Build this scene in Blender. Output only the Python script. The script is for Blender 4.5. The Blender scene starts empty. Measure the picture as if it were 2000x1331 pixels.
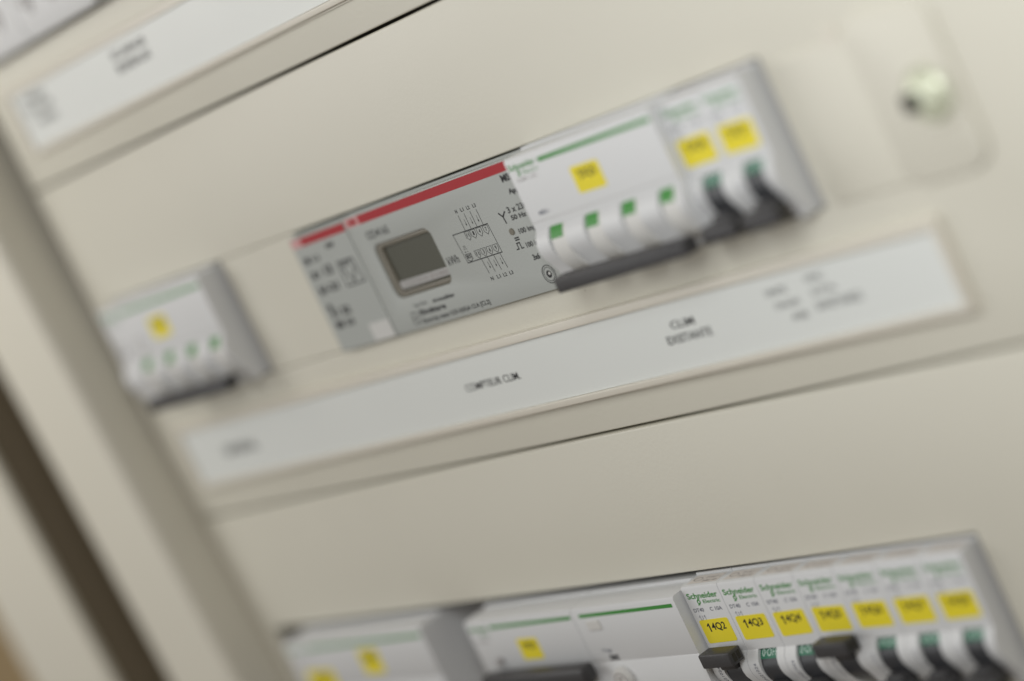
import bpy, bmesh, math, random
from mathutils import Vector, Matrix
random.seed(4)
S = bpy.context.scene
COL = S.collection
MM = 0.001
BASE_H = 1.30          # height of the seam above the middle cover plate


def V(x, y, z):        # panel millimetres (right, up, out of the panel) -> world metres
    return Vector((x * MM, -z * MM, BASE_H + y * MM))


def L(x, y, z):        # the same for directions and local coordinates
    return Vector((x * MM, -z * MM, y * MM))


# ------------------------------------------------------------------ camera, world, lamps, exposure
cd = bpy.data.cameras.new('camera')
cam = bpy.data.objects.new('camera', cd)
COL.objects.link(cam)
S.camera = cam
r0 = (0.58318416, -0.429406, -0.68956995)      # camera right, up, back in panel axes
r1 = (0.15978035, 0.89292113, -0.42090627)
r2 = (0.79647126, 0.13528615, 0.5893481)
ax = [L(*r).normalized() for r in (r0, r1, r2)]
M = Matrix((ax[0], ax[1], ax[2])).transposed().to_4x4()
M.translation = V(689.331689, 1.577296, 495.799151)
cam.matrix_world = M
cd.sensor_width = 36.0
cd.lens = 88.654
cd.clip_start = 0.05
cd.clip_end = 20
cd.dof.use_dof = True
cd.dof.focus_distance = 0.820
cd.dof.aperture_fstop = 2.8
cd.dof.aperture_blades = 0

w = bpy.data.worlds.new('World')
S.world = w
w.use_nodes = True
w.node_tree.nodes['Background'].inputs[0].default_value = (1.0, 0.86, 0.73, 1)
w.node_tree.nodes['Background'].inputs[1].default_value = 0.19


def area(name, pos, target, sx, sy, power, col):
    d = bpy.data.lights.new(name, 'AREA')
    d.shape = 'RECTANGLE'
    d.size = sx
    d.size_y = sy
    d.energy = power
    d.color = col
    o = bpy.data.objects.new(name, d)
    COL.objects.link(o)
    p = V(*pos)
    o.location = p
    o.rotation_euler = (V(*target) - p).to_track_quat('-Z', 'Y').to_euler()


area('window_light', (-640, 60, 900), (-40, -80, 0), 0.75, 0.75, 3.0, (0.96, 0.99, 1.0))
area('ceiling_light', (90, 330, 1150), (0, -80, 0), 0.25, 0.5, 0.7, (1.0, 0.985, 0.95))
area('right_fill_light', (385, 90, 290), (330, -40, 0), 0.2, 0.2, 1.2, (0.97, 0.99, 1.0))  # added fill that brightens the right end of the plates
area('upper_left_fill_light', (-430, 130, 290), (-240, 40, 0), 0.25, 0.25, 0.7, (1.0, 0.97, 0.93))  # second added fill, lifts the upper left corner
S.view_settings.view_transform = 'Standard'
S.view_settings.look = 'None'
S.view_settings.gamma = 1
S.view_settings.use_curve_mapping = False
S.view_settings.exposure = -0.08
S.cycles.use_denoising = True
S.cycles.max_bounces = 8

# ------------------------------------------------------------------ materials


def mat(name, col, rough=0.5, spec=0.5, bump=0.0, scale=900.0, var=0.0, metal=0.0, coat=0.0, vscale=40.0):
    m = bpy.data.materials.new(name)
    m.use_nodes = True
    nt = m.node_tree
    b = nt.nodes['Principled BSDF']
    b.inputs['Base Color'].default_value = (*col, 1)
    b.inputs['Roughness'].default_value = rough
    b.inputs['Specular IOR Level'].default_value = spec
    b.inputs['Metallic'].default_value = metal
    b.inputs['Coat Weight'].default_value = coat
    tc = nt.nodes.new('ShaderNodeTexCoord')
    if var:
        n = nt.nodes.new('ShaderNodeTexNoise')
        n.inputs['Scale'].default_value = vscale
        n.inputs['Detail'].default_value = 6
        nt.links.new(tc.outputs['Object'], n.inputs['Vector'])
        mx = nt.nodes.new('ShaderNodeMix')
        mx.data_type = 'RGBA'
        mx.inputs[6].default_value = (*[c * (1 - var) for c in col], 1)
        mx.inputs[7].default_value = (*[min(1, c * (1 + var)) for c in col], 1)
        nt.links.new(n.outputs['Fac'], mx.inputs[0])
        nt.links.new(mx.outputs[2], b.inputs['Base Color'])
        mr = nt.nodes.new('ShaderNodeMapRange')
        mr.inputs[3].default_value = max(0, rough - 0.06)
        mr.inputs[4].default_value = rough + 0.06
        nt.links.new(n.outputs['Fac'], mr.inputs[0])
        nt.links.new(mr.outputs[0], b.inputs['Roughness'])
    if bump:
        n2 = nt.nodes.new('ShaderNodeTexNoise')
        n2.inputs['Scale'].default_value = scale
        n2.inputs['Detail'].default_value = 3
        nt.links.new(tc.outputs['Object'], n2.inputs['Vector'])
        bp = nt.nodes.new('ShaderNodeBump')
        bp.inputs['Strength'].default_value = bump
        bp.inputs['Distance'].default_value = 0.0002
        nt.links.new(n2.outputs['Fac'], bp.inputs['Height'])
        nt.links.new(bp.outputs[0], b.inputs['Normal'])
    return m


def plate_material():
    m = mat('beige_powder_coat', (0.66, 0.64, 0.55), 0.40, 0.5, 0.4, 800, 0.03, vscale=16)
    nt = m.node_tree                 # a few tiny dust specks on the paint
    b = nt.nodes['Principled BSDF']
    src = b.inputs['Base Color'].links[0].from_socket
    tc = [n for n in nt.nodes if n.type == 'TEX_COORD'][0]
    v = nt.nodes.new('ShaderNodeTexVoronoi')
    v.inputs['Scale'].default_value = 55
    nt.links.new(tc.outputs['Object'], v.inputs['Vector'])
    r = nt.nodes.new('ShaderNodeMapRange')
    r.inputs[1].default_value = 0.012
    r.inputs[2].default_value = 0.03
    r.inputs[3].default_value = 0.45
    r.inputs[4].default_value = 0.0
    nt.links.new(v.outputs['Distance'], r.inputs[0])
    mx = nt.nodes.new('ShaderNodeMix')
    mx.data_type = 'RGBA'
    mx.inputs[7].default_value = (0.28, 0.25, 0.19, 1)
    nt.links.new(r.outputs[0], mx.inputs[0])
    nt.links.new(src, mx.inputs[6])
    nt.links.new(mx.outputs[2], b.inputs['Base Color'])
    return m


PLATE = plate_material()
FRAME = mat('beige_frame_paint', (0.70, 0.675, 0.58), 0.45, 0.5, 0.2, 700, 0.02, vscale=10)
WHITE = mat('white_plastic', (0.665, 0.675, 0.68), 0.42, 0.5, 0.12, 1500, 0.015)
WHITE2 = mat('ivory_plastic', (0.66, 0.655, 0.63), 0.45, 0.5, 0.12, 1500, 0.02)
BODY = mat('pinkish_grey_plastic', (0.56, 0.52, 0.47), 0.5, 0.4, 0.12, 1500, 0.02)
GREY = mat('grey_meter_plastic', (0.40, 0.42, 0.40), 0.42, 0.45, 0.15, 1500, 0.015)
RED = mat('red_band_print', (0.40, 0.034, 0.042), 0.6, 0.25, 0, 1, 0.03)
PINK = mat('pale_logo_print', (0.62, 0.33, 0.33), 0.5, 0.4)
GREEN = mat('green_print', (0.05, 0.27, 0.045), 0.45, 0.4, 0, 1, 0.04)
DGREEN = mat('dark_green_flag', (0.02, 0.16, 0.09), 0.45, 0.4, 0, 1, 0.05)
YELLOW = mat('yellow_sticker', (0.84, 0.71, 0.025), 0.5, 0.4, 0.1, 1500, 0.03)
BLACK = mat('black_plastic', (0.044, 0.043, 0.045), 0.42, 0.5, 0.5, 1800, 0.1)
DARKP = mat('charcoal_rotor_plastic', (0.035, 0.037, 0.042), 0.35, 0.5, 0.2, 1500, 0.05)
INK = mat('black_ink', (0.02, 0.02, 0.022), 0.5, 0.3)
INK2 = mat('grey_ink', (0.16, 0.17, 0.21), 0.5, 0.3)
FAINT = mat('faint_ink', (0.36, 0.34, 0.33), 0.5, 0.3)
PALE = mat('white_ink', (0.6, 0.75, 0.68), 0.5, 0.3)
PAPER = mat('white_paper_strip', (0.735, 0.76, 0.735), 0.35, 0.5, 0.1, 600, 0.01, vscale=20)
LCD = mat('lcd_glass', (0.088, 0.088, 0.067), 0.35, 0.25, 0, 1, 0.04)
BEZEL = mat('smoky_bezel', (0.16, 0.145, 0.11), 0.4, 0.5, 0, 1, 0.04)
LCDBAND = mat('silver_band', (0.40, 0.395, 0.385), 0.4, 0.5, 0, 1, 0.03)
HOLD = mat('clear_holder_plastic', (0.68, 0.645, 0.56), 0.35, 0.5, 0, 1, 0.02)
SCREW = mat('pale_nylon_screw', (0.66, 0.69, 0.53), 0.28, 0.5, 0.1, 300, 0.02, metal=0.25)
SLOT = mat('recess_shade', (0.03, 0.028, 0.022), 0.7, 0.3)  # near-black that carries the shade of small hollows
INSIDE = mat('cabinet_inside_grey', (0.10, 0.09, 0.075), 0.7, 0.3, 0.2, 300, 0.1)
SIDE = mat('shaded_gap_brown', (0.20, 0.165, 0.115), 0.6, 0.3, 0.2, 300, 0.05)  # dark brown with the shade of the gap put into the colour
WALL = mat('tan_wall_paint', (0.50, 0.38, 0.22), 0.8, 0.2, 0.4, 200, 0.06, vscale=6)
TOPST = mat('pale_pink_sticker', (0.70, 0.66, 0.62), 0.5, 0.3)
RAIL = mat('zinc_rail', (0.45, 0.45, 0.43), 0.35, 0.5, 0.1, 300, 0.05, metal=0.9)
LABELWHITE = mat('white_label', (0.60, 0.60, 0.58), 0.45, 0.4, 0, 1, 0.02)

# ------------------------------------------------------------------ mesh helpers (all in local panel mm)


def nb():
    return bmesh.new()


def box(bm, x0, x1, y0, y1, z0, z1, bev=0.0, seg=2):
    t = bmesh.new()
    bmesh.ops.create_cube(t, size=1)
    for v in t.verts:
        v.co = L(x0 + (v.co.x + .5) * (x1 - x0), y0 + (v.co.y + .5) * (y1 - y0), z0 + (v.co.z + .5) * (z1 - z0))
    if bev:
        bmesh.ops.bevel(t, geom=t.edges[:], offset=bev * MM, segments=seg, affect='EDGES', profile=0.5)
    merge(bm, t)


def lean(bm, k=0.064, y0=-96):
    for v in bm.verts:
        v.co.x -= k * (v.co.z - y0 * MM)


def merge(bm, t):
    bmesh.ops.recalc_face_normals(t, faces=t.faces[:])
    me = bpy.data.meshes.new('tmp')
    t.to_mesh(me)
    t.free()
    bm.from_mesh(me)
    bpy.data.meshes.remove(me)


def prism_x(bm, prof, x0, x1, bev=0.0):
    """profile of (y, z) points extruded along x"""
    t = bmesh.new()
    a = [t.verts.new(L(x0, y, z)) for y, z in prof]
    b = [t.verts.new(L(x1, y, z)) for y, z in prof]
    t.faces.new(a)
    t.faces.new(b[::-1])
    n = len(prof)
    for i in range(n):
        t.faces.new((a[i], b[i], b[(i + 1) % n], a[(i + 1) % n]))
    if bev:
        es = [e for e in t.edges if (e.verts[0] in a) == (e.verts[1] in a)]
        bmesh.ops.bevel(t, geom=es, offset=bev * MM, segments=2, affect='EDGES', profile=0.5)
    merge(bm, t)


def prism_z(bm, pts, z0, z1, bev=0.0):
    t = bmesh.new()
    a = [t.verts.new(L(x, y, z1)) for x, y in pts]
    b = [t.verts.new(L(x, y, z0)) for x, y in pts]
    t.faces.new(a)
    t.faces.new(b[::-1])
    n = len(pts)
    for i in range(n):
        t.faces.new((a[i], b[i], b[(i + 1) % n], a[(i + 1) % n]))
    if bev:
        es = [e for e in t.edges if e.verts[0] in a and e.verts[1] in a]
        bmesh.ops.bevel(t, geom=es, offset=bev * MM, segments=2, affect='EDGES', profile=0.5)
    merge(bm, t)


def rrect(x0, x1, y0, y1, r, n=6):
    pts = []
    for cx, cy, a0 in ((x1 - r, y1 - r, 0), (x0 + r, y1 - r, 90), (x0 + r, y0 + r, 180), (x1 - r, y0 + r, 270)):
        for i in range(n + 1):
            a = math.radians(a0 + 90 * i / n)
            pts.append((cx + r * math.cos(a), cy + r * math.sin(a)))
    return pts


def ring(bm, outer, inner, z0, z1, bev=0.0):
    """flat frame between two loops with the same number of points"""
    t = bmesh.new()
    n = len(outer)
    F = [t.verts.new(L(x, y, z1)) for x, y in outer]
    G = [t.verts.new(L(x, y, z1)) for x, y in inner]
    FB = [t.verts.new(L(x, y, z0)) for x, y in outer]
    GB = [t.verts.new(L(x, y, z0)) for x, y in inner]
    for i in range(n):
        j = (i + 1) % n
        t.faces.new((F[i], F[j], G[j], G[i]))
        t.faces.new((FB[j], FB[i], GB[i], GB[j]))
        t.faces.new((FB[i], FB[j], F[j], F[i]))
        t.faces.new((GB[j], GB[i], G[i], G[j]))
    if bev:
        fs, gs = set(F), set(G)
        es = [e for e in t.edges if all(v in fs for v in e.verts) or all(v in gs for v in e.verts)]
        bmesh.ops.bevel(t, geom=es, offset=bev * MM, segments=3, affect='EDGES', profile=0.5)
    merge(bm, t)


def rim(bm, pts, depth, z):
    """closed line of given width drawn as a flat loop (printed outline)"""
    n = len(pts)
    for i in range(n):
        line(bm, pts[i], pts[(i + 1) % n], depth, z)


def line(bm, p, q, wd, z):
    dx, dy = q[0] - p[0], q[1] - p[1]
    l = math.hypot(dx, dy) or 1
    ux, uy = dx / l, dy / l
    nx, ny = -uy * wd / 2, ux * wd / 2
    e = wd / 2
    vs = [bm.verts.new(L(x, y, z)) for x, y in (
        (p[0] - ux * e + nx, p[1] - uy * e + ny), (p[0] - ux * e - nx, p[1] - uy * e - ny),
        (q[0] + ux * e - nx, q[1] + uy * e - ny), (q[0] + ux * e + nx, q[1] + uy * e + ny))]
    bm.faces.new(vs)


def flat(bm, pts, z):
    bm.faces.new([bm.verts.new(L(x, y, z)) for x, y in pts])


def disc(bm, cx, cy, r, z, n=24):
    flat(bm, [(cx + r * math.cos(2 * math.pi * i / n), cy + r * math.sin(2 * math.pi * i / n)) for i in range(n)], z)


def circle_line(bm, cx, cy, r, wd, z, a0=0, a1=360, n=32):
    """printed ring or arc as one strip of quads"""
    full = abs(a1 - a0 - 360) < 1e-6
    P, Q = [], []
    for i in range(n if full else n + 1):
        a = math.radians(a0 + (a1 - a0) * i / n)
        P.append(bm.verts.new(L(cx + (r + wd / 2) * math.cos(a), cy + (r + wd / 2) * math.sin(a), z)))
        Q.append(bm.verts.new(L(cx + (r - wd / 2) * math.cos(a), cy + (r - wd / 2) * math.sin(a), z)))
    m = len(P)
    for i in range(m if full else m - 1):
        k = (i + 1) % m
        bm.faces.new((Q[i], P[i], P[k], Q[k]))


_cache = {}


def text_mesh(s, bold):
    k = (s, bold)
    if k not in _cache:
        cu = bpy.data.curves.new('t', 'FONT')
        cu.body = s
        cu.resolution_u = 3
        cu.offset = bold
        o = bpy.data.objects.new('t', cu)
        COL.objects.link(o)
        dg = bpy.context.evaluated_depsgraph_get()
        me = bpy.data.meshes.new_from_object(o.evaluated_get(dg))
        bpy.data.objects.remove(o)
        bpy.data.curves.remove(cu)
        _cache[k] = me
    return _cache[k]


def text(bm, s, x0, x1, yb, yt, z, bold=0.0, fn=None):
    """lettering fitted into the box x0..x1, yb..yt (panel mm) at height z"""
    me = text_mesh(s, bold)
    xs = [v.co.x for v in me.vertices]
    ys = [v.co.y for v in me.vertices]
    a, b, c, d = min(xs), max(xs), min(ys), max(ys)
    vm = []
    for v in me.vertices:
        x = x0 + (v.co.x - a) / (b - a) * (x1 - x0)
        y = yb + (v.co.y - c) / (d - c) * (yt - yb)
        p = fn(x, y) if fn else (x, y, z)
        vm.append(bm.verts.new(L(*p)))
    for f in me.polygons:
        try:
            bm.faces.new([vm[i] for i in f.vertices])
        except ValueError:
            pass


def obj(name, bm, m, parent=None, loc=None, smooth=False, keep=True):
    if not keep:
        bmesh.ops.recalc_face_normals(bm, faces=bm.faces[:])
    me = bpy.data.meshes.new(name)
    bm.to_mesh(me)
    bm.free()
    me.materials.append(m)
    if smooth:
        for p in me.polygons:
            p.use_smooth = True
        me.set_sharp_from_angle(angle=math.radians(35))
    o = bpy.data.objects.new(name, me)
    COL.objects.link(o)
    if parent:
        o.parent = parent
    elif loc:
        o.location = V(*loc)
    return o


def thing(name, label, cat, loc, group=None):
    o = bpy.data.objects.new(name, None)
    o.empty_display_size = 0.01
    COL.objects.link(o)
    o.location = V(*loc)
    o['label'] = label
    o['category'] = cat
    if group:
        o['group'] = group
    return o


def tag(o, label=None, cat=None, group=None, kind=None):
    for k, v in (('label', label), ('category', cat), ('group', group), ('kind', kind)):
        if v:
            o[k] = v
    return o


def copy_tree(o, parent=None):
    c = o.copy()
    COL.objects.link(c)
    c.parent = parent
    for ch in list(o.children):
        copy_tree(ch, c)
    return c


# ------------------------------------------------------------------ the setting
bm = nb()
box(bm, -1500, 1500, -1300, 1200, -160, -130)
tag(obj('wall', bm, WALL, loc=(0, 0, 0)), 'tan painted wall behind the switchboard', 'wall', kind='structure')

# cabinet box: back sheet, left gutter wall and front lip
cab = thing('switchboard_cabinet', 'beige metal cabinet with a raised front lip along the left of the cover plates', 'cabinet', (0, 0, 0))
bm = nb()
box(bm, -290, 340, -330, 170, -72, -70)
obj('back_sheet', bm, INSIDE, cab)
bm = nb()
prism_x_pts = rrect(-291, -236, -69, 21, 5.0, 6)     # section seen from above: (x, z)
t = bmesh.new()
lo = [t.verts.new(L(x + 15, -330, z)) for x, z in prism_x_pts]
hi = [t.verts.new(L(x - 17, 170, z)) for x, z in prism_x_pts]
t.faces.new(lo)
t.faces.new(hi[::-1])
for i in range(len(lo)):
    j = (i + 1) % len(lo)
    t.faces.new((lo[i], lo[j], hi[j], hi[i]))
merge(bm, t)
fr = obj('frame_upright', bm, FRAME, cab, smooth=True)
for yy, nm in ((150 - 77, 'rail'), (-78, 'rail'), (-228, 'rail')):
    bm = nb()
    box(bm, -232, 330, yy - 17.5, yy + 17.5, -52, -45, 0.5)
    obj('mounting_rail', bm, RAIL, cab)

nbc = thing('neighbouring_cabinet', 'pale upright panel of the next cabinet beyond the dark gap on the left', 'cabinet', (-338, 0, 0))
bm = nb()
box(bm, -76, 0, -330, 170, 18, 22, 1.2)
lean(bm)
obj('door_panel', bm, FRAME, nbc)
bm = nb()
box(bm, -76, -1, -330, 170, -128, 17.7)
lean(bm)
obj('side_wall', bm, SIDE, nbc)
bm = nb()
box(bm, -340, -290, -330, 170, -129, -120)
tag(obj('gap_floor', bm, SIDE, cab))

# ------------------------------------------------------------------ cover plates
H = 150.7
YO, YC = -52.6, -99.6          # opening top and bottom, measured from a plate's top edge
XL, XR = -232.0, 300.0
OL, OR = -217.0, 180.6         # opening left and right


def cover_plate(ytop, label):
    t = thing('cover_plate', label, 'cover plate', (0, ytop, 0), 'beige cover plates stacked on the cabinet')
    bm = nb()
    outer = [(XR, -0.55), (XL, -0.55), (XL, -H + 0.55), (XR, -H + 0.55)]
    inner = [(OR, YO), (OL, YO), (OL, YC), (OR, YC)]
    ring(bm, outer, inner, -3.0, 0.0, 0.7)
    # folded lips behind the outer edge
    box(bm, XL + 1, XR - 1, -2.1, -0.75, -14, -2.5)
    box(bm, XL + 1, XR - 1, -H + 0.75, -H + 2.1, -14, -2.5)
    obj('sheet', bm, PLATE, t, smooth=True)
    return t


plate_top = cover_plate(H, 'upper beige cover plate above the long dark seam at the top of the photo')
plate_mid = cover_plate(0, 'middle beige cover plate around the row with the grey electricity meter')
plate_low = cover_plate(-H, 'lower beige cover plate around the row of seven numbered breakers')

# raised cover around the quarter-turn screw at the right of the middle plate
bm = nb()
prism_z(bm, rrect(214.0, 246.0, -100, -51.5, 6, 6), -0.5, 1.7, 1.3)
prism_z(bm, rrect(186, 216, -99.3, -55, 1.0, 3), -0.5, 0.8, 0.5)
obj('screw_boss', bm, PLATE, plate_mid, smooth=True)
bm = nb()
box(bm, 207.5, 212.5, -57, -51.5, -0.5, 0.9, 0.4)
obj('locating_notch', bm, HOLD, plate_mid)

scr = thing('quarter_turn_screw', 'pale greenish round screw head on the raised boss at the upper right', 'screw', (235.5, -77.5, 1.7))
bm = nb()
t = bmesh.new()
bmesh.ops.create_uvsphere(t, u_segments=32, v_segments=16, radius=7.6 * MM)
for v in t.verts:
    if v.co.y > 0:
        v.co.y = 0
    v.co.y *= 0.5
merge(bm, t)
obj('head', bm, SCREW, scr, smooth=True)
bm = nb()
box(bm, -6.9, -1.2, -2.6, 2.4, 1.8, 4.6, 0.9)
obj('slot', bm, SLOT, scr)  # dark block standing in for the shaded slot
bm = nb()
ring(bm, rrect(-9.5, 9.5, -9.5, 9.5, 9.4, 8), rrect(-7.8, 7.8, -7.8, 7.8, 7.7, 8), -0.2, 0.7, 0.25)
obj('collar', bm, PLATE, scr, smooth=True)

# blanking strips
for (x0, x1, yt, lab) in ((-126, -72.3, 0, 'plain beige blanking strip filling the gap left of the grey meter'),):
    bl = thing('blanking_strip', lab, 'blanking strip', ((x0 + x1) / 2, yt - 76, 0))
    hw = (x1 - x0) / 2
    bm = nb()
    box(bm, -hw, hw, -23.3, 23.2, -10, -0.15, 0.4)
    obj('strip_front', bm, PLATE, bl)

# ------------------------------------------------------------------ label holders


def label_holder(ytop, label, group, texts):
    t = thing('label_holder', label, 'label holder', (0, ytop, 0), group)
    bm = nb()
    ring(bm, [(219, -109.8), (-213, -109.8), (-213, -138.0), (219, -138.0)],
         [(216.2, -113.0), (-210.2, -113.0), (-210.2, -135.6), (216.2, -135.6)], -0.2, 3.0, 0.5)
    box(bm, -210.5, 216.5, -136, -112.6, -0.1, 1.2)
    # thin lower lip with a ridge
    box(bm, -213.5, 219.5, -138.8, -138.0, -0.2, 1.0, 0.2)
    obj('holder_frame', bm, HOLD, t, smooth=True)
    bm = nb()
    box(bm, -210.0, 216.0, -135.5, -113.1, 1.25, 1.75)
    p = obj('paper_strip', bm, PAPER, t)
    for s, x0, x1, yb, yt, b in texts:
        bm = nb()
        text(bm, s, x0, x1, yb, yt, 1.83, b)
        obj('lettering', bm, INK, p)
    return t


label_holder(0, 'long white label strip reading COMPTEUR CLIM below the meter row', 'label strips on the plates', [
    ('COMPTEUR CLIM.', -14.5, 17.2, -125.3, -122.6, .006),
    ('CLIM', 99, 110.2, -121.9, -119.3, .012), ('EXISTANTE', 94.6, 115.8, -126.6, -123.8, .012),
    ('UNITE', 144.5, 153.5, -119.6, -117.5, .0), ('CHAUFF.', 146.0, 157.0, -124.0, -122.0, .0), ('AIR', 150.8, 158.0, -128.4, -126.3, .0),
    ('VMC', 162.0, 170.0, -118.4, -116.2, .0), ('LOCAL', 162.5, 173.0, -122.4, -120.4, .0), ('SANITAIRES', 162.0, 181.0, -127.2, -124.6, .0),
    ('GENERAL', -184, -158, -126.6, -122.4, .012)])
label_holder(H, 'white label strip above the dark seam at the top left of the photo', 'label strips on the plates', [
    ('ECLAIRAGE', -127, -101, -119.5, -116.4, .016), ('BUREAUX', -127, -101, -124.8, -121.4, .016),
    ('PRISES', -202, -184, -118.4, -115.4, .012), ('COULOIR', -204, -181, -123.0, -120.0, .012), ('NORD', -198, -182, -128.0, -125.0, .012),
    ])

# ------------------------------------------------------------------ breakers

HUMP = [(-24.6, 0), (-25.8, 0.9), (-27.2, 1.8), (-29.0, 2.35), (-31.0, 2.4), (-33.0, 1.9), (-35.2, 0.7), (-37.6, -0.6), (-40.0, -1.8), (-42.5, -2.8), (-45.0, -3.4)]


def flat_top_profile(zf=0.0):
    return [(0.8, -45), (0.8, zf - 8.5), (0, zf - 8.5), (0, zf - 1.1), (-0.35, zf - 0.35), (-1.1, zf), (-24.6, zf)]


def ribs_body(bm, width, slots, deep=-4.2):
    """upper flat face, curved ribs between the toggle slots, in one mesh"""
    top = flat_top_profile()
    prism_x(bm, top + [(-24.6, -45)], 0.12, width - 0.12)
    prism_x(bm, [(-24.62, deep), (-44.9, deep - 5), (-44.9, -43), (-24.62, -43)], 0.6, width - 0.6)
    edges = [0.12] + [e for s in slots for e in s] + [width - 0.12]
    for a, b in zip(edges[0::2], edges[1::2]):
        prism_x(bm, HUMP + [(-45, -44), (-24.62, -44)], a, b, 0.0)


def rotor(bm, x0, x1, r=8.6, cy=-31.5, cz=-6.9, a0=-120, a1=75, n=20):
    prof = []
    for i in range(n + 1):
        a = math.radians(a1 + (a0 - a1) * i / n)
        prof.append((cy + r * math.sin(a), cz + r * math.cos(a)))
    prism_x(bm, prof, x0, x1)


def rotor_patch(bm, x0, x1, ang0, ang1, r, cy=-31.5, cz=-6.9, n=6):
    prof = []
    for i in range(n + 1):
        a = math.radians(ang0 + (ang1 - ang0) * i / n)
        prof.append((cy + r * math.sin(a), cz + r * math.cos(a)))
    for i in range(n + 1):
        a = math.radians(ang1 + (ang0 - ang1) * i / n)
        prof.append((cy + (r - .5) * math.sin(a), cz + (r - .5) * math.cos(a)))
    prism_x(bm, prof, x0, x1)


def wordmark(bm, x0, x1, yb, yt, z):
    text(bm, 'Schneider', x0, x1, yb, yt, z, .022)


def leaf_mark(bm, x, y, h, z):
    """small looped emblem left of the second line"""
    wv = h * 0.62
    circle_line(bm, x, y, wv * .45, h * .2, z, 0, 360, 14)
    line(bm, (x + wv * .1, y + h * .45), (x + wv * .5, y + h * .45), h * .15, z + .03)
    line(bm, (x - wv * .5, y - h * .45), (x - wv * .05, y - h * .45), h * .16, z + .03)


def sticker(parent, x0, x1, y0, y1, z, word, r=0.8, tb=None, bold=.02):
    turn = Matrix.Rotation(math.radians(random.uniform(-1.6, 1.6)), 3, 'Y')
    cen = L((x0 + x1) / 2 + random.uniform(-.2, .2), (y0 + y1) / 2, z)
    bm = nb()
    prism_z(bm, rrect(x0, x1, y0, y1, r, 4), z, z + 0.14)
    bmesh.ops.rotate(bm, verts=bm.verts[:], cent=cen, matrix=turn)
    s = obj('marker_label', bm, YELLOW, parent)
    bm = nb()
    tb = tb or (x0 + (x1 - x0) * .2, x0 + (x1 - x0) * .84, y0 + (y1 - y0) * .48, y0 + (y1 - y0) * .85)
    if word[0] == '1':            # a figure one with a flag, then the rest
        a, b, c, d = tb
        u = (b - a)
        flat(bm, [(a + .09 * u, c), (a + .155 * u, c), (a + .155 * u, d), (a + .11 * u, d), (a + .0 * u, d - .28 * (d - c)), (a + .02 * u, d - .42 * (d - c)), (a + .09 * u, d - .24 * (d - c))], z + 0.19)
        text(bm, word[1:], a + .24 * u, b, c, d, z + 0.19, bold * .9)
    else:
        text(bm, word, *tb, z + 0.19, bold)
    bmesh.ops.rotate(bm, verts=bm.verts[:], cent=cen, matrix=turn)
    obj('lettering', bm, INK, s)
    return s


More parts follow.
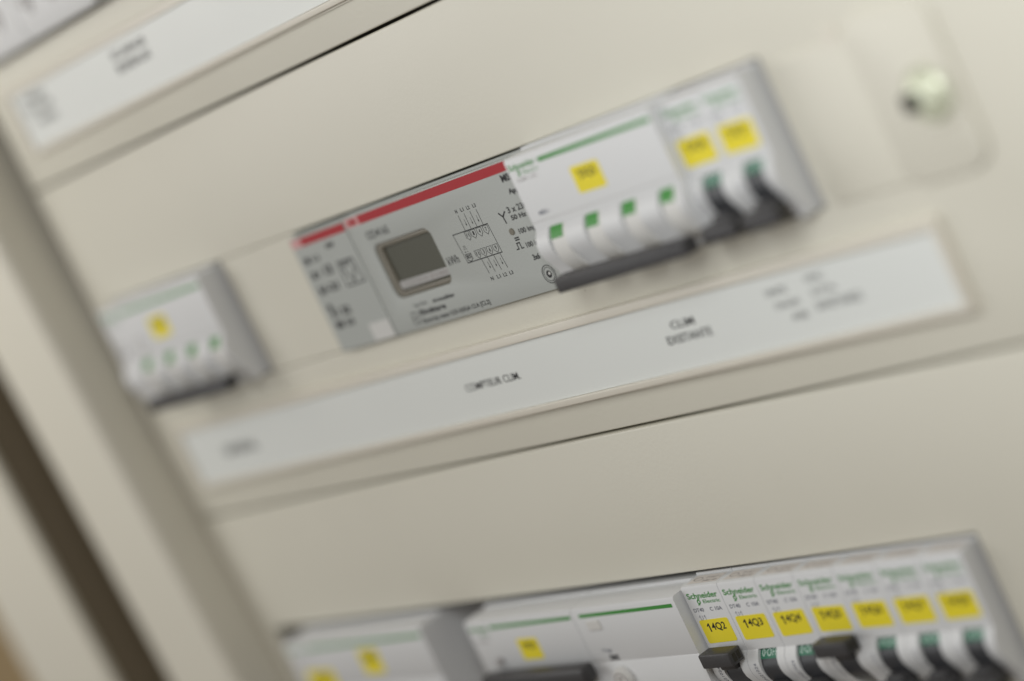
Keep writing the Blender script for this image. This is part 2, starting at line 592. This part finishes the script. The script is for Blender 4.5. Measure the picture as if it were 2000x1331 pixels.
def breaker(loc, label, word, on, group, full=True):
    t = thing('circuit_breaker', label, 'circuit breaker', loc, group)
    wd = 18.0
    sl = (5.3, 14.2)
    bm = nb()
    ribs_body(bm, wd, [sl])
    obj('body', bm, WHITE, t, smooth=True)
    bm = nb()
    rotor(bm, sl[0] + .25, sl[1] - .25)
    rt = obj('rotor', bm, DARKP, t, smooth=True)
    # toggle
    bm = nb()
    if on:
        box(bm, 2.8, 17.9, -26.4, -21.4, 2.0, 7.9, 0.6, 4)
        box(bm, sl[0] + .6, sl[1] - .6, -29.5, -23.5, -1.5, 4.0, 0.8, 2)
    else:
        box(bm, 2.6, 17.7, -43.0, -37.6, 2.2, 8.0, 1.3, 4)
        box(bm, sl[0] + .6, sl[1] - .6, -40.5, -35.8, -2.5, 4.2, 0.9, 2)
    tg = obj('toggle', bm, BLACK, t, smooth=True)
    bm = nb()
    yy = (-25.3, -22.4) if on else (-42.0, -38.8)
    z0 = 3.1 if on else 3.3
    for za, zb in ((z0, z0 + 1.5), (z0 + 1.95, z0 + 3.5)):
        box(bm, 17.5, 17.98 if on else 17.78, yy[0], yy[1], za, zb)
    obj('end_cell', bm, SLOT, tg)  # raised dark blocks painted as the shade inside hollow cells
    # colour flag
    if not on:
        bm = nb()
        rotor_patch(bm, sl[0] + .3, sl[1] - .3, 25, 66, 8.75)
        fl = obj('off_flag', bm, DGREEN, t)
        bm = nb()

        def fn(x, y, cy=-31.5, cz=-6.9, r=8.82):
            a = math.radians(y)
            return (x, cy + r * math.sin(a), cz + r * math.cos(a))
        text(bm, '0\u00b7OFF', sl[0] + 1.2, sl[1] - .5, 30, 47, 0, .0, fn)
        obj('lettering', bm, PALE, fl)
    # print
    bm = nb()
    wordmark(bm, 1.3, 16.4, -4.7, -2.6, 0.06)
    text(bm, 'Electric', 8.0, 16.4, -6.6, -5.3, 0.06, .012)
    leaf_mark(bm, 5.9, -5.9, 2.3, 0.06)
    obj('wordmark', bm, GREEN, t)
    bm = nb()
    text(bm, 'DT40', 1.5, 6.5, -9.5, -8.1, 0.06, .012)
    text(bm, 'C 10A', 9.6, 15.6, -9.5, -8.1, 0.06, .012)
    for xx in (3.2, 5.6):
        line(bm, (xx, -10.8), (xx, -12.4), .16, .06)
        line(bm, (xx, -10.8), (xx - .6, -11.4), .16, .06)
    line(bm, (3.2, -12.4), (4.0, -12.4), .16, .06)
    line(bm, (4.3, -10.9), (4.3, -12.2), .16, .06)
    obj('printed_rating', bm, INK2, t)
    # little print on the rib
    bm = nb()

    def side(x, y):           # reads downwards along the left rib
        u = 3.0 - (y + 33.0) * 0.0
        return (u, y, 0)
    me = text_mesh('VN21024', 0.0)
    xs = [v.co.x for v in me.vertices]
    ys = [v.co.y for v in me.vertices]
    a, b, c, d = min(xs), max(xs), min(ys), max(ys)
    vm = []
    for v in me.vertices:
        yy2 = -36.8 + (v.co.x - a) / (b - a) * 8.2
        xx2 = 3.9 - (v.co.y - c) / (d - c) * 1.3
        zz = 2.4
        for (y1, z1), (y2, z2) in zip(HUMP[:-1], HUMP[1:]):
            if y2 <= yy2 <= y1:
                zz = z1 + (z2 - z1) * (yy2 - y1) / (y2 - y1)
        vm.append(bm.verts.new(L(xx2, yy2, zz + 0.07)))
    for f in me.polygons:
        try:
            bm.faces.new([vm[i] for i in f.vertices])
        except ValueError:
            pass
    obj('rib_print', bm, INK2, t)
    # pale sticker on the top side with approval marks
    bm = nb()
    t2 = [(2.0, -7.5), (16.5, -7.5), (16.5, -1.6), (2.0, -1.6)]
    bm.faces.new([bm.verts.new(L(x, 0.06, z)) for x, z in t2])
    ts = obj('top_sticker', bm, TOPST, t)
    bm = nb()
    text(bm, 'Z1667 1', 8.5, 15.5, 0, 0.001, 0, .0, lambda x, y: (x, 0.12, -4.5 - (y) * 1300))
    text(bm, '2-051 NF', 8.5, 15.5, 0, 0.001, 0, .02, lambda x, y: (x, 0.12, -2.3 - (y) * 1300))
    n = 18
    for i in range(n):
        a1, a2 = 2 * math.pi * i / n, 2 * math.pi * (i + 1) / n
        bm.faces.new([bm.verts.new(L(5.2 + rr * 2.2 * math.cos(aa), 0.12, -4.4 + rr * 1.3 * math.sin(aa))) for rr, aa in ((1, a1), (1, a2), (.8, a2), (.8, a1))])
    obj('approval_marks', bm, FAINT, ts)
    sticker(t, 1.6, 15.8, -20.9, -12.4, 0.0, word)
    return t


QX, QY, QZ = 52.3, -205.4, 6.5
order = ['leftmost in the row, toggle up', 'second from the left, toggle down', 'third from the left, toggle down', 'fourth from the left, toggle up', 'fifth from the left, toggle down',
         'sixth from the left, toggle down', 'last on the right, toggle down']
for k in range(7):
    breaker((QX + 18 * k, QY, QZ), 'white breaker with yellow sticker 14Q%d, %s' % (k + 2, order[k]), '14Q%d' % (k + 2), k in (0, 3),
            'numbered breakers in the bottom row')
breaker((142.3, -53.9, 8.0), 'white breaker right of the wide breaker with the black bar, left of a pair', '13Q6', False, 'pair of breakers at the right of the meter row')
breaker((160.3, -53.9, 8.0), 'white breaker beside the right edge of the opening in the meter row', '13Q7', False, 'pair of breakers at the right of the meter row')

# ------------------------------------------------------------------ four-pole breakers with white rotors and a tie bar


def four_pole(loc, label, left, word, sx, upward=False, hole=True):
    t = thing('four_pole_breaker', label, 'circuit breaker', loc, None)
    wd = left + 72.0
    sl = [(left + 18 * k + 6.6, left + 18 * k + 15.2) for k in range(4)]
    bm = nb()
    ribs_body(bm, wd, sl, -3.2)
    obj('body', bm, WHITE, t, smooth=True)
    for a, b in sl:
        bm = nb()
        rotor(bm, a + 1.4, b - .1, r=10.75, cz=-8.3)
        ro = obj('rotor', bm, WHITE2, t, smooth=True)
        bm = nb()
        rotor_patch(bm, a + 1.2, b - 1.4, 18, 43, 10.9, cz=-8.3)
        obj('off_flag', bm, GREEN, ro)
    bm = nb()
    box(bm, left + 7.0, left + 69.8, -44.2, -39.2, 2.0, 8.0, 0.7, 3)
    obj('tie_bar', bm, BLACK, t, smooth=True)
    bm = nb()
    wordmark(bm, 0.9, 14.6, -4.2, -2.2, .06)
    text(bm, 'Electric', 7, 14.6, -6.2, -4.9, .06)
    leaf_mark(bm, 5.0, -5.3, 2.2, .06)
    flat(bm, [(16.0, -4.2), (16.0, -2.75), (wd - 1.2, -2.75), (wd - 1.2, -4.2)], .06)
    obj('green_print', bm, GREEN, t)
    bm = nb()
    text(bm, 'iC60N  C25', 2.6, 12.5, -8.2, -7.0, .06)
    line(bm, (0.3, -21.9), (wd - 0.3, -21.9), .14, .06)
    obj('printed_rating', bm, FAINT, t)
    bm = nb()
    text(bm, '400V~', 5.2, 10.8, -20.2, -18.7, .06, .02)
    obj('voltage_mark', bm, INK2, t)
    if sx is not None:
        sticker(t, sx, sx + 13.4, -17.8, -9.2, 0, word)
    return t


four_pole((70.6, -53.4, 11.2), 'wide four-pole breaker with green stripe and black tie bar right of the grey meter', 0.0, '13Q5', 28.0)
lp = four_pole((-211.5, -53.8, 10.0), 'wide breaker with green stripe alone at the left end of the meter row', 10.0, '13Q1', 34.0)
bm = nb()
circle_line(bm, 4.0, -17.5, 3.2, .7, .07)
circle_line(bm, 21.0, -18.5, 3.2, .7, .07)
obj('test_marks', bm, FAINT, lp)
# ------------------------------------------------------------------ grey meters
# small two-module meter
sm = thing('relay_module', 'narrow grey module with a red top band left of the electricity meter', 'meter module', (-72.0, -54.3, 3.0))
bm = nb()
prism_x(bm, [(0, -45), (0, -.6), (-.6, 0), (-44.6, 0), (-45.2, -.6), (-45.2, -45)], 0.15, 35.7, 0)
box(bm, 0.3, 35.6, -44.8, 0.75, -44, -2.6)
obj('body', bm, GREY, sm)
bm = nb()
flat(bm, [(6.5, -3.8), (35.6, -3.8), (35.6, -.7), (6.5, -.7)], .06)
obj('red_band', bm, RED, sm)
bm = nb()
flat(bm, [(0.3, -3.8), (6.5, -3.8), (6.5, -.7), (.3, -.7)], .06)
obj('logo_patch', bm, PINK, sm)
bm = nb()
rows = [('\u25a0 1-3', 3.5, 13, -10.6, -8.2), ('kW', 20, 25.5, -7.6, -5.6), ('M +', 4.0, 9.5, -16.6, -13.6), ('13', 12.5, 17.5, -16.5, -12.8), ('11-21', 4.0, 16.5, -22.5, -19.4),
        ('31 32', 4.0, 16.5, -32.0, -28.8), ('\u25a0 33', 4.0, 15.5, -36.2, -33.6)]
for s_, a_, b_, c_, d_ in rows:
    text(bm, s_, a_, b_, c_, d_, .07, .045)
for k in range(4):
    flat(bm, [(3.8, -10.4 - k * 6.1), (6.4, -10.4 - k * 6.1), (6.4, -8.5 - k * 6.1), (3.8, -8.5 - k * 6.1)], .08)
rim(bm, [(21.8, -13.4), (31.5, -13.4), (33.0, -22.5), (21.8, -22.5)], .55, .07)
text(bm, 'SET', 22.8, 30.5, -15.6, -13.9, .07, .02)
line(bm, (23.5, -16.4), (27, -21.5), .6, .07)
line(bm, (27, -21.5), (30.5, -16.4), .6, .07)
obj('printed_marks', bm, INK, sm)
bm = nb()
prism_z(bm, rrect(22.8, 35.4, -44.4, -37.8, .3, 2), 0, .25)
obj('blank_label', bm, LABELWHITE, sm)

# electricity meter
em = thing('electricity_meter', 'grey electricity meter with red top band, dark display and wiring diagram', 'electricity meter', (-36.0, -54.0, 3.0))
bm = nb()
W = 106.4
box(bm, 0.3, W, -44.8, 0.75, -44, -2.6)
outer = rrect(0.15, W, -45.2, -0.0, 1.2, 6)
inner = rrect(9.9, 44.0, -33.0, -12.3, 3.4, 6)
ring(bm, outer, inner, -2.2, 0.0, 0.35)
prism_z(bm, rrect(0.15, W, -45.2, 0, 1.2, 6), -45, -2.25)
obj('body', bm, GREY, em, smooth=True)
bm = nb()
flat(bm, [(9.2, -3.7), (W - .4, -3.7), (W - .4, -.5), (9.2, -.5)], .06)
obj('red_band', bm, RED, em)
bm = nb()
flat(bm, [(0.9, -3.7), (9.2, -3.7), (9.2, -.5), (.9, -.5)], .06)
lg = obj('logo_patch', bm, PINK, em)
bm = nb()
text(bm, 'ABB', 2.2, 7.8, -3.3, -.9, .12, .05)
obj('lettering', bm, RED, lg)
# display
bm = nb()
ring(bm, rrect(9.9, 44.0, -33.0, -12.3, 3.4, 6), rrect(13.6, 43.2, -31.0, -14.2, 1.6, 6), -2.2, -0.5, 0.5)
dsp = obj('display_bezel', bm, BEZEL, em, smooth=True)
bm = nb()
box(bm, 13.2, 43.6, -31.2, -14.0, -2.2, -1.5)
obj('lcd_glass', bm, LCD, dsp)
bm = nb()
box(bm, 13.4, 43.5, -30.2, -27.4, -1.5, -1.05, .15)
obj('silver_band', bm, LCDBAND, dsp)
bm = nb()
text(bm, '0123456 E01 001', 16.0, 30.5, -29.4, -28.0, -.98, .01)
text(bm, '\u25a0 8 0003', 32.0, 42.0, -29.6, -27.9, -.98, .03)
obj('lettering', bm, FAINT, dsp)
# lettering and diagram
bm = nb()
e = .07
O = lambda x, y: (x + 36.0, y + 54.0)     # panel coords (z = 3) -> local


def tx(s, x0, x1, yb, yt, b=0.0):
    text(bm, s, x0 + 36, x1 + 36, yb + 54, yt + 54, e, b + .012)


def ln(p, q, wd=.16):
    line(bm, O(*p), O(*q), wd * 1.2, e)


tx('OD4165', -26.4, -12.8, -63.9, -60.9, -.01)
tx('kWh', 10.0, 16.4, -81.2, -78.2, -.01)
tx('Type Dreh-', -19.3, -11.0, -91.4, -90.1)
tx('stromz\u00e4hler', -7.8, 5.4, -91.6, -90.1, .01)
tx('Elmätare', -17.8, -2.0, -94.6, -92.6, .02)
tx('Electricity meter 0,25-5(65)A CI.A [CL2]', -18.0, 21.7, -98.0, -95.9, .004)
rim(bm, [O(-22.8, -92.9), O(-19.6, -92.9), O(-19.6, -97.0), O(-22.8, -97.0)], .3, e)
ln((-22.8, -95), (-19.6, -95), .3)
obj('lettering', bm, INK, em)
bm = nb()
# the box
B = [(19.1, -71.8), (38.9, -71.8), (39.5, -82.2), (20.0, -82.2)]
for i in range(4):
    ln(B[i], B[(i + 1) % 4], .26 if i in (0, 2) else .16)
tops = [(26.4, 'N', '11'), (29.8, 'L1', '1'), (33.2, 'L2', '4'), (36.7, 'L3', '7')]
for i, (x, a, nmb) in enumerate(tops):
    ln((x, -66.2), (x, -71.7), .15)
    tx(a, x - (.55 if a == 'N' else .95), x + (.5 if a == 'N' else .75), -65.4, -64.1, 0)
    c = [26.7, 29.9, 33.4, 37.0][i]
    P = [(c - 1.35, -72.1), (c + 1.3, -72.1), (c + 1.3, -74.0), (c, -75.2), (c - 1.35, -74.0)]
    for j in range(5):
        ln(P[j], P[(j + 1) % 5], .13)
    tx(nmb, c - (.75 if len(nmb) == 2 else .38), c + (.65 if len(nmb) == 2 else .38), -74.0, -72.6, 0)
    if i:
        ln((x - 1.35, -68.0), (x - 1.35, -70.2), .1)
        flat(bm, [O(x - 1.65, -69.6), O(x - 1.05, -69.6), O(x - 1.35, -70.5)][::-1], e)
for i, (x, a, nmb) in enumerate([(27.9, 'N', '11'), (31.3, 'L1', '3'), (34.8, 'L2', '6'), (38.3, 'L3', '9')]):
    ln((x - .2, -82.3), (x + .3, -87.6), .15)
    tx(a, x + .1 - (.3 if a == 'N' else .2), x + 1.1 + (.1 if a == 'N' else .7), -90.2, -88.9, 0)
    c = [27.2, 30.6, 34.0, 37.4][i]
    P = [(c - 1.35, -79.0), (c + 1.3, -79.0), (c + 1.3, -80.7), (c, -81.9), (c - 1.35, -80.7)]
    for j in range(5):
        ln(P[j], P[(j + 1) % 5], .13)
    tx(nmb, c - (.75 if len(nmb) == 2 else .38), c + (.65 if len(nmb) == 2 else .38), -80.9, -79.4, 0)
    if i:
        ln((x - 1.3, -83.8), (x - 1.2, -86.0), .1)
        flat(bm, [O(x - 1.5, -85.4), O(x - .9, -85.4), O(x - 1.2, -86.3)][::-1], e)
P = [(20.6, -79.3), (23.6, -79.3), (23.6, -81.2), (22.1, -82.1), (20.8, -81.2)]
for j in range(5):
    ln(P[j], P[(j + 1) % 5], .2)
tx('RS', 21.1, 23.2, -80.9, -79.6, .01)
for p_, q_ in (((21.1, -77.6), (21.6, -77.6)), ((21.6, -77.6), (21.6, -76.4)), ((21.6, -76.4), (22.4, -76.4)), ((22.4, -76.4), (22.4, -77.6)), ((22.4, -77.6), (22.9, -77.6)),
               ((21.0, -78.5), (21.8, -78.5)), ((21.4, -78.2), (21.4, -78.8)), ((22.4, -78.5), (22.9, -78.5))):
    ln(p_, q_, .11)
obj('wiring_diagram', bm, INK, em)
bm = nb()
# right-hand texts
tx('M03', 55.5, 61.5, -61.0, -58.4, .03)
tx('Appr.', 56.2, 63.0, -65.8, -63.4, .03)
for p_, q_ in (((48.0, -71.4), (46.6, -70.0)), ((48.0, -71.4), (49.8, -70.0)), ((48.0, -71.4), (48.2, -73.6))):
    ln(p_, q_, .45)
tx('3 x 230V', 51.4, 64.0, -71.0, -68.8, .01)
tx('50 Hz [3]', 51.6, 64.0, -74.0, -71.8, .02)
tx('100 imp/kWh', 52.2, 67.5, -79.0, -76.6, .01)
tx('=', 48.5, 50.8, -80.2, -79.0, .02)
for p_, q_ in (((47.3, -83.0), (48.4, -83.0)), ((48.4, -83.0), (48.4, -81.0)), ((48.4, -81.0), (49.9, -81.0)), ((49.9, -81.0), (49.9, -83.0)), ((49.9, -83.0), (51.0, -83.0))):
    ln(p_, q_, .34)
tx('100 imp/kWh', 52.6, 67.0, -84.0, -81.6, .01)
tx('3x6', 53.0, 56.6, -88.0, -86.0, .02)
obj('lettering', bm, INK, em)
bm = nb()
circle_line(bm, 56.9 + 36, -93.7 + 54, 3.1, .3, e)
circle_line(bm, 56.9 + 36, -93.7 + 54, 2.35, .2, e)
disc(bm, 56.9 + 36, -93.7 + 54, 1.3, e)
tx('Rp', 62.6, 65.0, -92.0, -89.6, .03)
circle_line(bm, 64.6 + 36, -94.2 + 54, 1.9, .2, e)
obj('seal_mark', bm, INK, em)
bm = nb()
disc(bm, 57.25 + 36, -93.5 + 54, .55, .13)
obj('painted_glint', bm, LABELWHITE, em)  # highlight on the seal painted as a small white disc
bm = nb()
t = bmesh.new()
bmesh.ops.create_cone(t, cap_ends=True, segments=24, radius1=1.25 * MM, radius2=1.1 * MM, depth=.5 * MM)
bmesh.ops.rotate(t, verts=t.verts[:], matrix=Matrix.Rotation(math.radians(90), 3, 'X'))
bmesh.ops.translate(t, verts=t.verts[:], vec=L(48.9 + 36, -76.9 + 54, .1))
merge(bm, t)
obj('pulse_lamp', bm, BEZEL, em, smooth=True)

# ------------------------------------------------------------------ bottom row, left devices


def wide_block(loc, wd, label, name='residual_current_device', lines=True):
    t = thing(name, label, 'circuit breaker', loc)
    bm = nb()
    prism_x(bm, [(1, -45), (1, -11), (0, -11), (0, -1.1), (-.35, -.35), (-1.1, 0), (-20.8, 0), (-21.2, -.2), (-21.6, 0.05), (-38, .5), (-45, -1), (-45, -45)], .15, wd - .15)
    obj('body', bm, WHITE, t, smooth=True)
    return t


a = wide_block((-68.3, -206.6, 10.5), 63.8, 'wide white breaker with yellow sticker and long black handle, right of the open gap')
bm = nb()
wordmark(bm, 1.2, 12.5, -4.2, -2.3, .06)
flat(bm, [(14.0, -3.85), (14.0, -2.5), (62.6, -2.5), (62.6, -3.85)], .06)
text(bm, 'Electric', 6.5, 12.5, -6.2, -4.9, .06)
obj('green_print', bm, GREEN, a)
bm = nb()
text(bm, 'iC60N', 3, 10, -9, -7.6, .06)
obj('printed_rating', bm, FAINT, a)
sticker(a, 26.2, 38.0, -17.2, -8.9, 0, '14Q1')
bm = nb()
box(bm, 5.5, 66.5, -25.2, -19.0, 2.0, 8.2, 1.6, 4)
for k in range(4):
    box(bm, 8 + 15 * k, 15 + 15 * k, -28, -22, -1, 5, .8)
obj('handle', bm, BLACK, a, smooth=True)
bm = nb()
box(bm, 10.5, 13.0, -18.0, -15.2, 0, 1.6, .5)
obj('lever_stop', bm, FAINT, a)

b = wide_block((-4.4, -206.6, 10.5), 56.0, 'plain white differential block with a solid green stripe, left of breaker 14Q2')
bm = nb()
flat(bm, [(3.6, -3.75), (3.6, -2.4), (54.0, -2.4), (54.0, -3.75)], .06)
obj('green_print', bm, GREEN, b)
bm = nb()
box(bm, 6.2, 13.2, -8.6, -5.0, -.2, .6, .3)
obj('sealing_flap', bm, WHITE2, b)
bm = nb()
text(bm, 'Vigi', 7.2, 12.5, -17.8, -15.9, .07)
obj('printed_rating', bm, INK2, b)
bm = nb()
text(bm, 'TEST', 9.6, 14.8, -20.4, -18.6, .08, .05)
flat(bm, [(9.4, -20.5), (15.0, -20.5), (15.0, -20.1), (9.4, -20.1)], .09)
obj('test_print', bm, INK, b)
bm = nb()
t = bmesh.new()
bmesh.ops.create_cone(t, cap_ends=True, segments=40, radius1=4.9 * MM, radius2=4.2 * MM, depth=2.6 * MM)
bmesh.ops.rotate(t, verts=t.verts[:], matrix=Matrix.Rotation(math.radians(90), 3, 'X'))
bmesh.ops.bevel(t, geom=[ed for ed in t.edges if len(ed.link_faces) == 2 and ed.calc_face_angle(0) > .8], offset=.6 * MM, segments=2, affect='EDGES')
bmesh.ops.translate(t, verts=t.verts[:], vec=L(13.2, -27.6, 1.2))
merge(bm, t)
tb = obj('test_button', bm, WHITE2, b, smooth=True)
bm = nb()
circle_line(bm, 13.2, -27.6, 3.0, .5, 2.6)
text(bm, 'T', 12.0, 14.4, -29.3, -26.0, 2.6, .05)
obj('lettering', bm, FAINT, tb)

c = wide_block((-197.5, -206.4, 10.0), 99.5, 'wide white breaker with two yellow stickers at the left end of the bottom row')
bm = nb()
wordmark(bm, 1.2, 14, -4.4, -2.4, .06)
flat(bm, [(16, -4.0), (16, -2.5), (98, -2.5), (98, -4.0)], .06)
obj('green_print', bm, GREEN, c)
sticker(c, 7.0, 26.5, -24.0, -13.2, 0, '14Q0')
sticker(c, 50.5, 64.0, -17.0, -6.4, 0, '14F1')
bm = nb()
box(bm, 30, 96, -43, -37.5, 2, 8, 1.2, 3)
obj('tie_bar', bm, BLACK, c, smooth=True)
bm = nb()
text(bm, 'iC60N  C63', 4, 16, -10, -8.4, .06)
obj('printed_rating', bm, FAINT, c)

for x_, wd_, lab_ in ((-226, 62, 'plain white device cut off by the top left corner of the photo'), (-163.6, 54, 'plain white device at the top edge, right of the corner one')):
    d = wide_block((x_, H - 53.4, 9.0), wd_, lab_, 'white_module')
    bm = nb()
    for k in range(3):
        circle_line(bm, 9 + 18 * k, -31.5, 5.6, 1.3, .75, -60, 100)
        circle_line(bm, 9 + 18 * k, -31.5, 2.2, .8, .75)
    obj('screw_cover_marks', bm, FAINT, d)
